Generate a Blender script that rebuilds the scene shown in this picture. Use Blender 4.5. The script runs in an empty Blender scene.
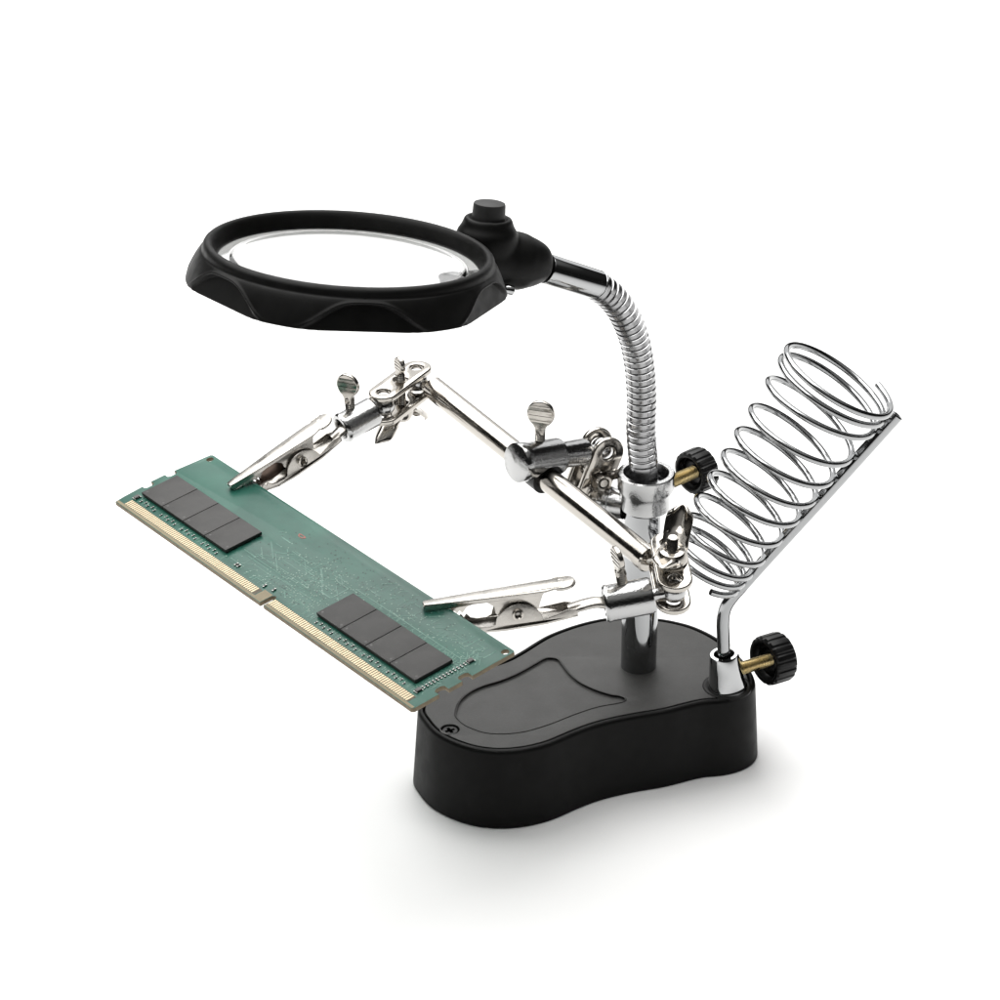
import bpy, bmesh, math, random
import numpy as np
from mathutils import Matrix, Vector

random.seed(7)
S = 0.01                                    # all sizes below are in centimetres
scn = bpy.context.scene
COL = scn.collection
V3 = lambda *a: np.array(a, float)
nrm = lambda v: np.asarray(v, float) / np.linalg.norm(v)

# ------------------------------------------------------------------ camera geometry
EL = math.radians(28.0); DIST = 70.0; PX = 40.5
CR = V3(1, 0, 0); CF = V3(0, math.cos(EL), -math.sin(EL)); CU = V3(0, math.sin(EL), math.cos(EL))
TGT = V3(0, 0, 2.1) - CR * (138.5 / PX) + CU * (165.0 / PX)
CAM = TGT - CF * DIST
FOC = PX * DIST
def ray(px, py): return CF * FOC + CR * (px - 500) - CU * (py - 500)
def PZ(px, py, z):
    r = ray(px, py); return CAM + r * ((z - CAM[2]) / r[2])
def PY(px, py, y):
    r = ray(px, py); return CAM + r * ((y - CAM[1]) / r[1])
def PP(px, py, o, n):
    r = ray(px, py); return CAM + r * (np.dot(o - CAM, n) / np.dot(r, n))
def ppc(p): return FOC / np.dot(np.asarray(p) - CAM, CF)      # pixels per cm at a point

# ------------------------------------------------------------------ mesh helpers
class MB:
    def __init__(s): s.v = []; s.f = []; s.m = []
    def add(s, vs, fs, mat=0):
        o = len(s.v); s.v += [tuple(map(float, p)) for p in vs]
        s.f += [tuple(i + o for i in f) for f in fs]; s.m += [mat] * len(fs); return s
    def mesh(s, name, mats, ang=35):
        me = bpy.data.meshes.new(name)
        me.from_pydata([(x * S, y * S, z * S) for x, y, z in s.v], [], s.f)
        for m in (mats if isinstance(mats, (list, tuple)) else [mats]): me.materials.append(m)
        me.polygons.foreach_set('material_index', s.m)
        bm = bmesh.new(); bm.from_mesh(me)
        bmesh.ops.remove_doubles(bm, verts=bm.verts, dist=1e-7)
        bmesh.ops.recalc_face_normals(bm, faces=bm.faces)
        bm.to_mesh(me); bm.free()
        for p in me.polygons: p.use_smooth = True
        me.set_sharp_from_angle(angle=math.radians(ang)); me.update()
        return me
    def obj(s, name, mats, parent=None, ang=35):
        o = bpy.data.objects.new(name, s.mesh(name, mats, ang)); COL.objects.link(o)
        if parent is not None: o.parent = parent
        return o

def frame(ax, hint=(0, 0, 1)):
    w = nrm(ax); h = np.asarray(hint, float)
    if abs(np.dot(w, nrm(h))) > 0.97: h = V3(0, 1, 0) if abs(w[1]) < 0.9 else V3(1, 0, 0)
    u = nrm(np.cross(h, w)); v = np.cross(w, u); return u, v, w

def lathe(prof, o, ax, n=48, mod=None, hint=(0, 0, 1), closed=False, a0=0.0):
    """prof: list of (radius, height along the axis)."""
    u, v, w = frame(ax, hint); o = np.asarray(o, float); vs = []; fs = []
    for i, (r, h) in enumerate(prof):
        for k in range(n):
            t = a0 + 2 * math.pi * k / n
            rr = mod(i, r, h, t) if mod else r
            vs.append(o + w * h + (u * math.cos(t) + v * math.sin(t)) * max(rr, 1e-5))
    m = len(prof)
    for i in range(m if closed else m - 1):
        j = (i + 1) % m
        for k in range(n):
            l = (k + 1) % n
            fs.append((i * n + k, i * n + l, j * n + l, j * n + k))
    return vs, fs

def catmull(pts, n=8, closed=False):
    P = [np.asarray(p, float) for p in pts]; m = len(P); out = []
    seg = m if closed else m - 1
    for i in range(seg):
        if closed: a, b, c, d = P[(i - 1) % m], P[i], P[(i + 1) % m], P[(i + 2) % m]
        else:
            b, c = P[i], P[i + 1]
            a = P[i - 1] if i else 2 * b - c
            d = P[i + 2] if i + 2 < m else 2 * c - b
        for k in range(n):
            t = k / n
            out.append(0.5 * (2 * b + (c - a) * t + (2 * a - 5 * b + 4 * c - d) * t * t + (3 * b - a - 3 * c + d) * t ** 3))
    if not closed: out.append(P[-1])
    return out

def resample(path, step=None, n=None):
    P = np.array(path); d = np.r_[0, np.cumsum(np.linalg.norm(np.diff(P, axis=0), axis=1))]
    n = n or max(2, int(d[-1] / step) + 1); s = np.linspace(0, d[-1], n)
    return np.array([np.interp(s, d, P[:, k]) for k in range(P.shape[1])]).T, s

def tube(path, rad, n=16, cap=True, flat=None, hint=(0, 1, 0)):
    P = [np.asarray(p, float) for p in path]; m = len(P)
    R = rad if hasattr(rad, '__len__') else [rad] * m
    T = [nrm(P[min(i + 1, m - 1)] - P[max(i - 1, 0)]) for i in range(m)]
    u, v, _ = frame(T[0], hint); vs = []; fs = []
    for i in range(m):
        u = nrm(u - T[i] * np.dot(u, T[i])); v = np.cross(T[i], u)
        a, b = (1, 1) if flat is None else flat[i]
        for k in range(n):
            t = 2 * math.pi * k / n
            vs.append(P[i] + (u * math.cos(t) * a + v * math.sin(t) * b) * R[i])
    for i in range(m - 1):
        for k in range(n):
            l = (k + 1) % n; fs.append((i * n + k, i * n + l, (i + 1) * n + l, (i + 1) * n + k))
    if cap:
        fs.append(tuple(range(n))[::-1]); fs.append(tuple((m - 1) * n + k for k in range(n)))
    return vs, fs

def ball(c, r, n=28, m=14):
    prof = [(r * math.sin(math.pi * i / m), -r * math.cos(math.pi * i / m)) for i in range(m + 1)]
    return lathe(prof, c, (0, 0, 1), n)

def box(x0, x1, y0, y1, z0, z1):
    v = [(x, y, z) for x in (x0, x1) for y in (y0, y1) for z in (z0, z1)]
    return [V3(*p) for p in v], [(0, 1, 3, 2), (4, 6, 7, 5), (0, 4, 5, 1), (2, 3, 7, 6), (0, 2, 6, 4), (1, 5, 7, 3)]

def flat(outlines, t, bev=0.0, res=2):
    """Bevelled sheet from closed 2D outlines (holes included), centred on z=0."""
    cu = bpy.data.curves.new('outline', 'CURVE'); cu.dimensions = '2D'; cu.fill_mode = 'BOTH'
    for ol in outlines:
        sp = cu.splines.new('POLY'); sp.points.add(len(ol) - 1)
        for p, q in zip(sp.points, ol): p.co = (q[0], q[1], 0, 1)
        sp.use_cyclic_u = True
    cu.extrude = t / 2 - bev; cu.bevel_depth = bev; cu.bevel_resolution = res; cu.offset = -bev
    o = bpy.data.objects.new('outline', cu); COL.objects.link(o)
    dg = bpy.context.evaluated_depsgraph_get(); dg.update()
    me = bpy.data.meshes.new_from_object(o.evaluated_get(dg))
    vs = [V3(*v.co) for v in me.vertices]; fs = [tuple(p.vertices) for p in me.polygons]
    bpy.data.objects.remove(o); bpy.data.curves.remove(cu); bpy.data.meshes.remove(me)
    return vs, fs

def circ(cx, cy, r, n=24, a0=0, a1=2 * math.pi, end=False):
    m = n if not end else n - 1
    return [(cx + r * math.cos(a0 + (a1 - a0) * k / m), cy + r * math.sin(a0 + (a1 - a0) * k / m)) for k in range(n)]

def place(vf, o, u, v, w):
    o = np.asarray(o, float); return [o + u * p[0] + v * p[1] + w * p[2] for p in vf[0]], vf[1]

def boolean(o, cutter_vf):
    c = MB().add(*cutter_vf).obj('cutter', [])
    md = o.modifiers.new('cut', 'BOOLEAN'); md.object = c; md.operation = 'DIFFERENCE'; md.solver = 'EXACT'
    dg = bpy.context.evaluated_depsgraph_get(); dg.update()
    me = bpy.data.meshes.new_from_object(o.evaluated_get(dg))
    o.modifiers.clear(); old = o.data; o.data = me; bpy.data.meshes.remove(old)
    cm = c.data; bpy.data.objects.remove(c); bpy.data.meshes.remove(cm)
    for p in me.polygons: p.use_smooth = True
    me.set_sharp_from_angle(angle=math.radians(35))

# ------------------------------------------------------------------ materials
def material(name, base, rough=0.4, metal=0.0, spec=0.5, noise=None, bump=None, rvar=None, cvar=None, wear=None):
    m = bpy.data.materials.new(name); m.use_nodes = True; nt = m.node_tree; b = nt.nodes['Principled BSDF']
    b.inputs['Base Color'].default_value = (*base, 1); b.inputs['Roughness'].default_value = rough
    b.inputs['Metallic'].default_value = metal; b.inputs['Specular IOR Level'].default_value = spec
    tc = nt.nodes.new('ShaderNodeTexCoord')
    def nz(scale, det=3):
        n = nt.nodes.new('ShaderNodeTexNoise'); n.inputs['Scale'].default_value = scale; n.inputs['Detail'].default_value = det
        nt.links.new(tc.outputs['Object'], n.inputs['Vector']); return n
    if rvar:
        n = nz(rvar[0], 4); r = nt.nodes.new('ShaderNodeMapRange')
        r.inputs['From Min'].default_value = 0.35; r.inputs['From Max'].default_value = 0.65
        r.inputs['To Min'].default_value = rough; r.inputs['To Max'].default_value = rough + rvar[1]
        nt.links.new(n.outputs['Fac'], r.inputs['Value']); nt.links.new(r.outputs['Result'], b.inputs['Roughness'])
    if cvar:
        n = nz(cvar[0], 5); r = nt.nodes.new('ShaderNodeMix'); r.data_type = 'RGBA'
        r.inputs['A'].default_value = (*base, 1); r.inputs['B'].default_value = (*cvar[1], 1)
        mr = nt.nodes.new('ShaderNodeMapRange'); mr.inputs['From Min'].default_value = 0.4; mr.inputs['From Max'].default_value = 0.7
        nt.links.new(n.outputs['Fac'], mr.inputs['Value']); nt.links.new(mr.outputs['Result'], r.inputs['Factor'])
        nt.links.new(r.outputs['Result'], b.inputs['Base Color'])
    if bump:
        n = nz(bump[0], 2); bp = nt.nodes.new('ShaderNodeBump'); bp.inputs['Strength'].default_value = bump[1]
        bp.inputs['Distance'].default_value = bump[2]
        nt.links.new(n.outputs['Fac'], bp.inputs['Height']); nt.links.new(bp.outputs['Normal'], b.inputs['Normal'])
    return m

M_black = material('black_plastic', (0.0032, 0.0032, 0.0030), 0.40, spec=0.14, rvar=(300, 0.1), bump=(5000, 0.12, 0.0001))
M_lid = material('textured_black_lid', (0.025, 0.0245, 0.0235), 0.54, spec=0.5, rvar=(160, 0.05), bump=(4500, 0.45, 0.0001), cvar=(1600, (0.029, 0.0285, 0.027)))
M_knob = material('knob_plastic', (0.004, 0.004, 0.004), 0.36, spec=0.22, bump=(3000, 0.1, 0.0001))
M_chrome = material('chrome', (0.43, 0.435, 0.44), 0.05, 1.0, rvar=(250, 0.06))
M_cast = material('chromed_casting', (0.44, 0.44, 0.44), 0.10, 1.0, rvar=(1500, 0.10), bump=(2600, 0.20, 0.0002))
M_nickel = material('nickel_plate', (0.46, 0.435, 0.40), 0.11, 1.0, rvar=(400, 0.1), bump=(900, 0.05, 0.0002))
M_jaw = material('dull_nickel_sheet', (0.47, 0.45, 0.42), 0.2, 1.0, rvar=(300, 0.14), bump=(1200, 0.12, 0.0002))
M_brass = material('brass', (0.60, 0.48, 0.25), 0.24, 1.0, rvar=(600, 0.15))
M_dark = material('dark_spring_steel', (0.16, 0.12, 0.10), 0.35, 1.0)
M_wire = material('drawn_chrome_wire', (0.36, 0.365, 0.37), 0.06, 1.0, rvar=(350, 0.08))
M_goose = material('gooseneck_metal', (0.34, 0.34, 0.345), 0.13, 1.0, rvar=(500, 0.12))

# ------------------------------------------------------------------ things
def empty(name, label, cat, loc=(0, 0, 0)):
    o = bpy.data.objects.new(name, None); COL.objects.link(o); o.location = loc
    o.empty_display_size = 0.02; o['label'] = label; o['category'] = cat; return o

# ground: a white sweep the stand rests on
g = MB(); g.add([V3(-400, -400, 0), V3(400, -400, 0), V3(400, 400, 0), V3(-400, 400, 0)], [(0, 1, 2, 3)])
M_ground = material('white_surface', (0.88, 0.88, 0.88), 0.6, spec=0.2)
ground = g.obj('ground', M_ground); ground['kind'] = 'structure'; ground['label'] = 'plain white tabletop running up into a white background'

stand = empty('helping_hand_stand', 'black and chrome soldering helping hand with round magnifier, two alligator clips and spring iron holder', 'magnifier stand')

# ---------------- base
BH = 2.1
OUT = [(417, 712), (421, 718), (432, 731), (450, 741.5), (475, 749.5), (500, 752), (525, 750), (550, 744), (575, 733.5), (600, 724.5),
       (633, 717), (666, 711.5), (688, 706), (706, 702), (722, 701), (740, 697), (752, 690.5), (756, 683), (753, 672), (744, 659), (732, 647),
       (717, 636), (699, 627), (684, 622), (662, 617.5), (642, 616), (620, 615.5), (600, 617.5), (575, 623.5), (550, 632.5), (535, 640.5),
       (520, 650), (503, 659), (478, 667), (452, 677), (430, 691), (419, 702)]
base2 = [PZ(x, y, BH)[:2] for x, y in OUT]
base2, _ = resample(catmull(base2 + [base2[0]], 6), n=241); base2 = base2[:-1]
for _ in range(3): base2 = (np.roll(base2, 1, 0) + 2 * base2 + np.roll(base2, -1, 0)) / 4
def offset(poly, d):
    t = np.roll(poly, -1, 0) - np.roll(poly, 1, 0); t /= np.linalg.norm(t, axis=1)[:, None]
    nn = np.c_[t[:, 1], -t[:, 0]]
    area = np.sum(poly[:, 0] * np.roll(poly[:, 1], -1) - np.roll(poly[:, 0], -1) * poly[:, 1])
    return poly + nn * d * (1 if area > 0 else -1)
b = MB(); N = len(base2); rings = [(0.10, 0.0), (0.13, 0.04), (0.13, 0.10), (0.0, BH - 0.10), (-0.015, BH - 0.05), (-0.05, BH - 0.012), (-0.09, BH), (-0.12, BH), (-0.135, BH - 0.02), (-0.135, BH - 0.2)]
vs = []
for d, z in rings: vs += [V3(p[0], p[1], z) for p in offset(base2, d)]
fs = [(i * N + k, i * N + (k + 1) % N, (i + 1) * N + (k + 1) % N, (i + 1) * N + k) for i in range(len(rings) - 1) for k in range(N)]
fs.append(tuple(range(N))[::-1]); fs.append(tuple((len(rings) - 1) * N + k for k in range(N)))
b.add(vs, fs); base = b.obj('base', M_black, stand)

rec = [(455, 712), (459, 701), (468, 692.5), (482, 685.5), (500, 680), (516, 673.5), (530, 666), (543, 658.5), (550, 657), (558, 658.5), (563, 664),
       (570, 673), (581, 682), (597, 689.5), (612, 694), (619, 695), (625.5, 697.5), (625.5, 701), (617, 703.5), (598, 707), (575, 714.5), (548, 725), (520, 732.5), (490, 733.5), (468, 727), (457, 719)]
rec2 = catmull([PZ(x, y, BH)[:2] for x, y in rec], 6, True)
lid2 = [tuple(p) for p in offset(base2, -0.185)]
scp = PZ(450, 729, BH)
l = MB(); vf = flat([lid2, [tuple(p) for p in rec2], circ(scp[0], scp[1], 0.225, 28)], 0.16, 0.02)
l.add([p + V3(0, 0, BH - 0.085) for p in vf[0]], vf[1])
vf = flat([[tuple(p) for p in offset(np.array(rec2), 0.05)]], 0.04, 0.0); l.add([p + V3(0, 0, BH - 0.085) for p in vf[0]], vf[1])
bead = [V3(p_[0], p_[1], BH - 0.008) for p_ in offset(np.array(rec2), -0.02)]
l.add(*tube(bead + [bead[0]], 0.016, 8, cap=False))  # thin bead added to catch a highlight line along the recess edge
lid = l.obj('base_lid', M_lid, base)
sc = MB(); cross = []
a_, w_ = 0.12, 0.033
cr = [(a_, w_), (w_, w_), (w_, a_), (-w_, a_), (-w_, w_), (-a_, w_), (-a_, -w_), (-w_, -w_), (-w_, -a_), (w_, -a_), (w_, -w_), (a_, -w_)]
ca, sa = math.cos(0.5), math.sin(0.5); cr = [(x * ca - y * sa, x * sa + y * ca) for x, y in cr]
vf = flat([circ(0, 0, 0.19, 28), cr], 0.08, 0.015); sc.add([p + V3(scp[0], scp[1], BH - 0.075) for p in vf[0]], vf[1])
sc.add(*lathe([(0, -0.12), (0.18, -0.12)], (scp[0], scp[1], BH - 0.02), (0, 0, 1), 24))
sc.obj('screw', M_knob, base)

# ---------------- post, collar
p = MB(); p.add(*lathe([(0.36, BH - 0.14), (0.44, BH - 0.13), (0.44, 7.1), (0.42, 7.15), (0.34, 7.15)], (0, 0, 0), (0, 0, 1), 64)); post = p.obj('post', M_wire, stand)
L = PY(583, 497, 0.62)                                    # lower ball of the middle joint
ZC = PY(645, 472, 0.0)[2]
c = MB()
prof = [(0.45, ZC - 0.98), (0.55, ZC - 0.98), (0.59, ZC - 0.93), (0.59, ZC - 0.62), (0.63, ZC - 0.5), (0.68, ZC - 0.40), (0.69, ZC - 0.03), (0.66, ZC), (0.55, ZC), (0.52, ZC - 0.04), (0.50, ZC - 0.6), (0.45, ZC - 0.62)]
c.add(*lathe(prof, (0.06, 0, 0), (0, 0, 1), 64, closed=True))
bd = nrm(V3(L[0], L[1], 0)); u_, v_, w_a = frame(bd)
bo = V3(0, 0, L[2])
c.add(*lathe([(0.34, 0.45), (0.37, 0.62), (0.37, 0.80), (0.40, 0.82), (0.40, 0.92), (0.33, 0.97), (0.0, 0.97)], bo, bd, 40))
c.add(*tube([bo + bd * 0.9, L], 0.14, 20))
collar = c.obj('post_collar', M_cast, stand)

KAX = nrm(V3(math.cos(0.56), math.sin(0.56), 0.0))
def knob_with_screw(parent, start, kc, rk):
    """Brass thumb screw from start to a fluted black knob centred at kc."""
    ax = nrm(kc - start); d = np.linalg.norm(kc - start)
    prof = []; h = -0.05
    while h < d - 0.12: prof += [(0.135, h), (0.162, h + 0.022), (0.135, h + 0.044)]; h += 0.045
    s_ = MB(); s_.add(*lathe([(0, -0.05)] + prof + [(0.15, d - 0.1), (0.15, d)], start, ax, 28)); s_.obj('brass_screw', M_brass, parent)
    k = rk; T = 0.28 * rk / 0.62
    prof = [(0.0, -T * 0.35), (0.22, -T * 0.35), (0.27 * 1, -T * 0.45), (0.29, -T * 0.7), (0.33, -T * 0.5), (k * 0.68, -T * 0.45), (k * 0.73, -T * 0.6), (k * 0.76, -T * 1.0), (k * 0.82, -T * 1.08), (k * 0.92, -T * 1.05),
            (k * 0.985, -T * 0.92), (k, -T * 0.7), (k, T * 0.75), (k * 0.97, T * 0.95), (k * 0.9, T * 1.05), (k * 0.5, T * 1.12), (0, T * 1.14)]
    def mod(i, r, h, t):
        if 10 <= i <= 13: return r - 0.05 * rk * max(0.0, math.cos(t * 18)) ** 0.8
        return r
    q = MB(); q.add(*lathe(prof, kc, ax, 216, mod)); q.obj('clamp_knob', M_knob, parent)
st = PY(671, 482, 0.35); kc = PY(697, 470.5, 0.35 + 0.55)
knob_with_screw(collar, st + 0.02 * nrm(kc - st), kc, 0.545)

# ---------------- gooseneck
gp = [V3(0, 0, ZC - 0.3), V3(0, 0, ZC + 0.1), PY(641, 430, 0.0), PY(641.5, 395, -0.02), PY(639, 362, -0.10), PY(633, 335, -0.22), PY(623, 312, -0.42), PY(611, 296, -0.56), PY(596, 285, -0.76)]
gpath, gs = resample(catmull(gp, 16), step=0.0215)
def gr(s):
    f = (s / 0.172) % 1.0
    return 0.318 if f < 0.14 else 0.342 + 0.014 * f
rad = [gr(s) if s > 0.55 else 0.335 for s in gs]
q = MB(); q.add(*tube(gpath, rad, 40)); goose = q.obj('gooseneck', M_goose, stand, 50)
s0 = PY(546, 268.5, -1.38); s1 = PY(599, 285.5, -0.72); sd = nrm(s1 - s0); sl = np.linalg.norm(s1 - s0)
q = MB(); q.add(*lathe([(0.0, 0), (0.335, 0), (0.345, 0.03), (0.345, sl - 0.05), (0.355, sl - 0.04), (0.355, sl - 0.01), (0.33, sl), (0.26, sl)], s0, sd, 48)); q.obj('sleeve', M_chrome, goose)

# ---------------- magnifier rim
RC = PY(349.5, 247.8, -4.4); ppx = ppc(RC)
vw = -nrm(ray(349.5, 249)); vr = nrm(CR - vw * np.dot(CR, vw)); vu = np.cross(vw, vr)
RN = nrm(vr * 0.064 + vu * 0.961 + vw * 0.267); EX = nrm(V3(1, 0, 0) - RN * RN[0]); EY = np.cross(RN, EX)
R0 = 146.0 / ppx; k_ = R0 / 3.87
prof = [(3.48, -0.42), (3.50, -0.36), (3.58, -0.14), (3.64, -0.03), (3.69, 0.015), (3.75, 0.02), (3.81, -0.01), (3.85, -0.05), (3.875, -0.10), (3.885, -0.15), (3.895, -0.20), (3.91, -0.24)]
ns = 64
for i in range(1, ns + 1):
    t = i / ns; prof.append((3.91 + 0.38 * t ** 0.72, -0.24 - 0.80 * t))
prof += [(4.27, -1.065), (4.20, -1.075), (4.00, -1.065), (3.90, -1.02), (3.80, -0.7), (3.65, -0.52), (3.48, -0.50)]
FD = 3.86
def rim_mod(i, r, h, t):
    """Six bell shaped finger grips cut into the skirt, each with a raised edge."""
    if 11 < i <= 11 + ns + 3:
        a = ((t - math.radians(-81)) + math.pi / 6) % (math.pi / 3) - math.pi / 6
        hh = min(1.0, (-0.24 - h / k_) / 0.8); a0 = math.radians(26.5)
        hb = 0.14 + 0.92 * (0.5 - 0.5 * math.cos(math.pi * min(1.0, abs(a) / a0))) ** 1.7
        s_ = hh - hb
        m = max(0.0, min(1.0, (s_ + 0.01) / 0.09)); m = m * m * (3 - 2 * m)
        pl = (3.80 + 0.20 * hh) * k_ / math.cos(a)
        out = r * (1 - m) + min(pl, r - 0.035 * k_) * m
        out += 0.034 * k_ * math.exp(-((s_ + 0.055) / 0.045) ** 2) * (1 if abs(a) < a0 else 0) * min(1.0, (1 - hh) * 4)
        return out
    return r
u_, v_ = EX, EY
def lathe_uv(prof, o, u, v, w, n, mod=None, closed=False):
    vs, fs = [], []
    for i, (r, h) in enumerate(prof):
        for kk in range(n):
            t = 2 * math.pi * kk / n; rr = mod(i, r, h, t) if mod else r
            vs.append(o + w * h + (u * math.cos(t) + v * math.sin(t)) * rr)
    m = len(prof)
    for i in range(m if closed else m - 1):
        j = (i + 1) % m
        for kk in range(n):
            l_ = (kk + 1) % n; fs.append((i * n + kk, i * n + l_, j * n + l_, j * n + kk))
    return vs, fs
q = MB(); q.add(*lathe_uv([(r * k_, h * k_) for r, h in prof], RC, EX, EY, RN, 540, rim_mod, True))
rim = q.obj('magnifier_rim', M_black, stand, 40)
M_glass = bpy.data.materials.new('lens_glass'); M_glass.use_nodes = True
bb = M_glass.node_tree.nodes['Principled BSDF']; bb.inputs['Transmission Weight'].default_value = 1; bb.inputs['Roughness'].default_value = 0.0; bb.inputs['IOR'].default_value = 1.49
nzt = M_glass.node_tree.nodes.new('ShaderNodeTexNoise'); nzt.inputs['Scale'].default_value = 60
crp = M_glass.node_tree.nodes.new('ShaderNodeMix'); crp.data_type = 'RGBA'; crp.inputs['A'].default_value = (0.985, 0.99, 0.99, 1); crp.inputs['B'].default_value = (1, 1, 1, 1)
M_glass.node_tree.links.new(nzt.outputs['Fac'], crp.inputs['Factor']); M_glass.node_tree.links.new(crp.outputs['Result'], bb.inputs['Base Color'])
lr = 3.58; dr = 3.12; lp = []; lp2 = []
for r in (3.58, 3.45, 3.32, 3.20, 3.14): lp.append((r * k_, -0.40 * k_)); lp2.append((r * k_, -0.47 * k_))
for i in range(0, 25):
    r = dr * (1 - i / 24.0); q_ = 1 - (r / dr) ** 2
    lp.append((r * k_, (-0.388 + 0.20 * q_) * k_)); lp2.append((r * k_, (-0.472 + 0.11 * q_) * k_))
q = MB(); q.add(*lathe_uv(lp2[::-1] + lp, RC, EX, EY, RN, 128)); q.obj('lens', M_glass, rim)

q = MB(); q.add(*lathe_uv([(r * k_, h * k_) for r, h in ((3.50, -0.50), (3.64, -0.535), (3.785, -0.72), (3.885, -1.02), (3.86, -1.02), (3.76, -0.74), (3.62, -0.56), (3.48, -0.52))], RC, EX, EY, RN, 128, None, True)); q.obj('lens_liner', material('pale_plastic', (0.88, 0.88, 0.87), 0.45), rim)  # pale ring added to lighten what shows through the lens

for lx_, ly_ in ((243, 289), (456, 279)):                       # the two small lamps under the lens
    lo = PP(lx_, ly_, RC - RN * 0.56 * k_, RN); out = lo - RC - RN * np.dot(lo - RC, RN)
    lo = lo - out * max(0.0, 1 - 3.15 * k_ / np.linalg.norm(out)); out = nrm(out); sid = np.cross(RN, out)
    q = MB(); q.add(*lathe([(0, -0.22), (0.28, -0.22), (0.36, -0.12), (0.40, 0.0), (0.30, 0.02), (0.24, -0.06), (0.12, -0.10), (0, -0.11)], lo, RN, 32))
    vf = flat([[(-0.75, 0.35), (-0.35, -0.10), (0.0, -0.45), (0.35, -0.10), (0.75, 0.35), (0.0, 0.45)]], 0.05, 0.01, 1)
    q.add(*place(vf, lo - RN * 0.02 + out * 0.05, sid, out, RN)); q.obj('lamp_reflector', material('grey_reflector', (0.30, 0.30, 0.30), 0.2, 0.7), rim)

# ---------------- switch housing behind the rim
h0 = PY(495, 260, -2.0); h1 = PY(546, 264, -1.42); hd = nrm(h1 - h0); hl = np.linalg.norm(h1 - h0)
hp = [(0.0, -0.12), (0.52, -0.12), (0.62, 0.0), (0.665, 0.12), (0.67, 0.25 * hl), (0.645, 0.45 * hl), (0.59, 0.65 * hl), (0.51, 0.82 * hl), (0.43, 0.93 * hl), (0.37, 0.975 * hl), (0.30, hl), (0.0, hl)]
hpp, _ = resample(catmull(hp, 5), n=60)
def hmod(i, r, h, t):
    s = math.sin(t)
    return r * (0.955 if s < -0.42 else (1.0 if s > -0.36 else 0.955 + 0.045 * (s + 0.42) / 0.06))
q = MB(); q.add(*lathe([tuple(x) for x in hpp], h0, hd, 180, hmod, hint=(0, 0, 1)))
SB = PY(487.5, 230, -2.0)
sp = [(0.0, -1.12), (0.48, -1.10), (0.60, -1.0), (0.65, -0.8), (0.68, -0.5), (0.70, -0.28), (0.69, -0.10), (0.66, 0.0), (0.61, 0.07), (0.575, 0.13), (0.545, 0.24), (0.51, 0.30), (0.46, 0.31), (0.415, 0.285), (0.405, 0.22), (0, 0.22)]
spp, _ = resample(catmull(sp, 5), n=70)
q.add(*lathe([tuple(x) for x in spp], SB, RN, 72))
fa = SB - RN * 0.62; fb_ = h0 + hd * 0.40 * hl + RN * 0.02; fl_ = np.linalg.norm(fb_ - fa); fill = []
for i in range(13): t = i / 12 * math.pi / 2; fill.append((0.70 * math.sin(t), -0.70 * math.cos(t)))
for i in range(13): t = i / 12 * math.pi / 2; fill.append((0.655 * math.cos(t), fl_ + 0.655 * math.sin(t)))
q.add(*lathe(fill, fa, nrm(fb_ - fa), 60))
house = q.obj('switch_housing', M_black, stand, 30)
md = house.modifiers.new('melt', 'REMESH'); md.mode = 'VOXEL'; md.voxel_size = 0.028 * S; md.use_remove_disconnected = False
md = house.modifiers.new('smooth', 'SMOOTH'); md.factor = 0.5; md.iterations = 40
dg = bpy.context.evaluated_depsgraph_get(); dg.update(); me = bpy.data.meshes.new_from_object(house.evaluated_get(dg)); house.modifiers.clear()
old = house.data; house.data = me; bpy.data.meshes.remove(old); me.name = 'switch_housing'
if not me.materials: me.materials.append(M_black)
for p_ in me.polygons: p_.use_smooth = True
q = MB(); q.add(*lathe([(0.375, 0.2), (0.358, 0.57), (0.345, 0.61), (0.315, 0.622), (0, 0.627)], SB, RN, 56)); q.obj('switch_button', material('button_rubber', (0.013, 0.013, 0.013), 0.55, spec=0.4, bump=(4000, 0.1, 0.0001)), house)
hg = PY(510, 290, -2.6)
q = MB(); q.add(*lathe([(0, -0.14), (0.09, -0.14), (0.11, -0.10), (0.11, 0.06), (0.09, 0.08), (0, 0.08)], hg, nrm(V3(0.8, 0.3, -0.35)), 24)); q.obj('hinge_pin', M_chrome, house)

# ---------------- swivel hardware
def obround(hl_, r, n=14):
    return circ(hl_, 0, r, n, -math.pi / 2, math.pi / 2, True) + circ(-hl_, 0, r, n, math.pi / 2, 1.5 * math.pi, True)

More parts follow.
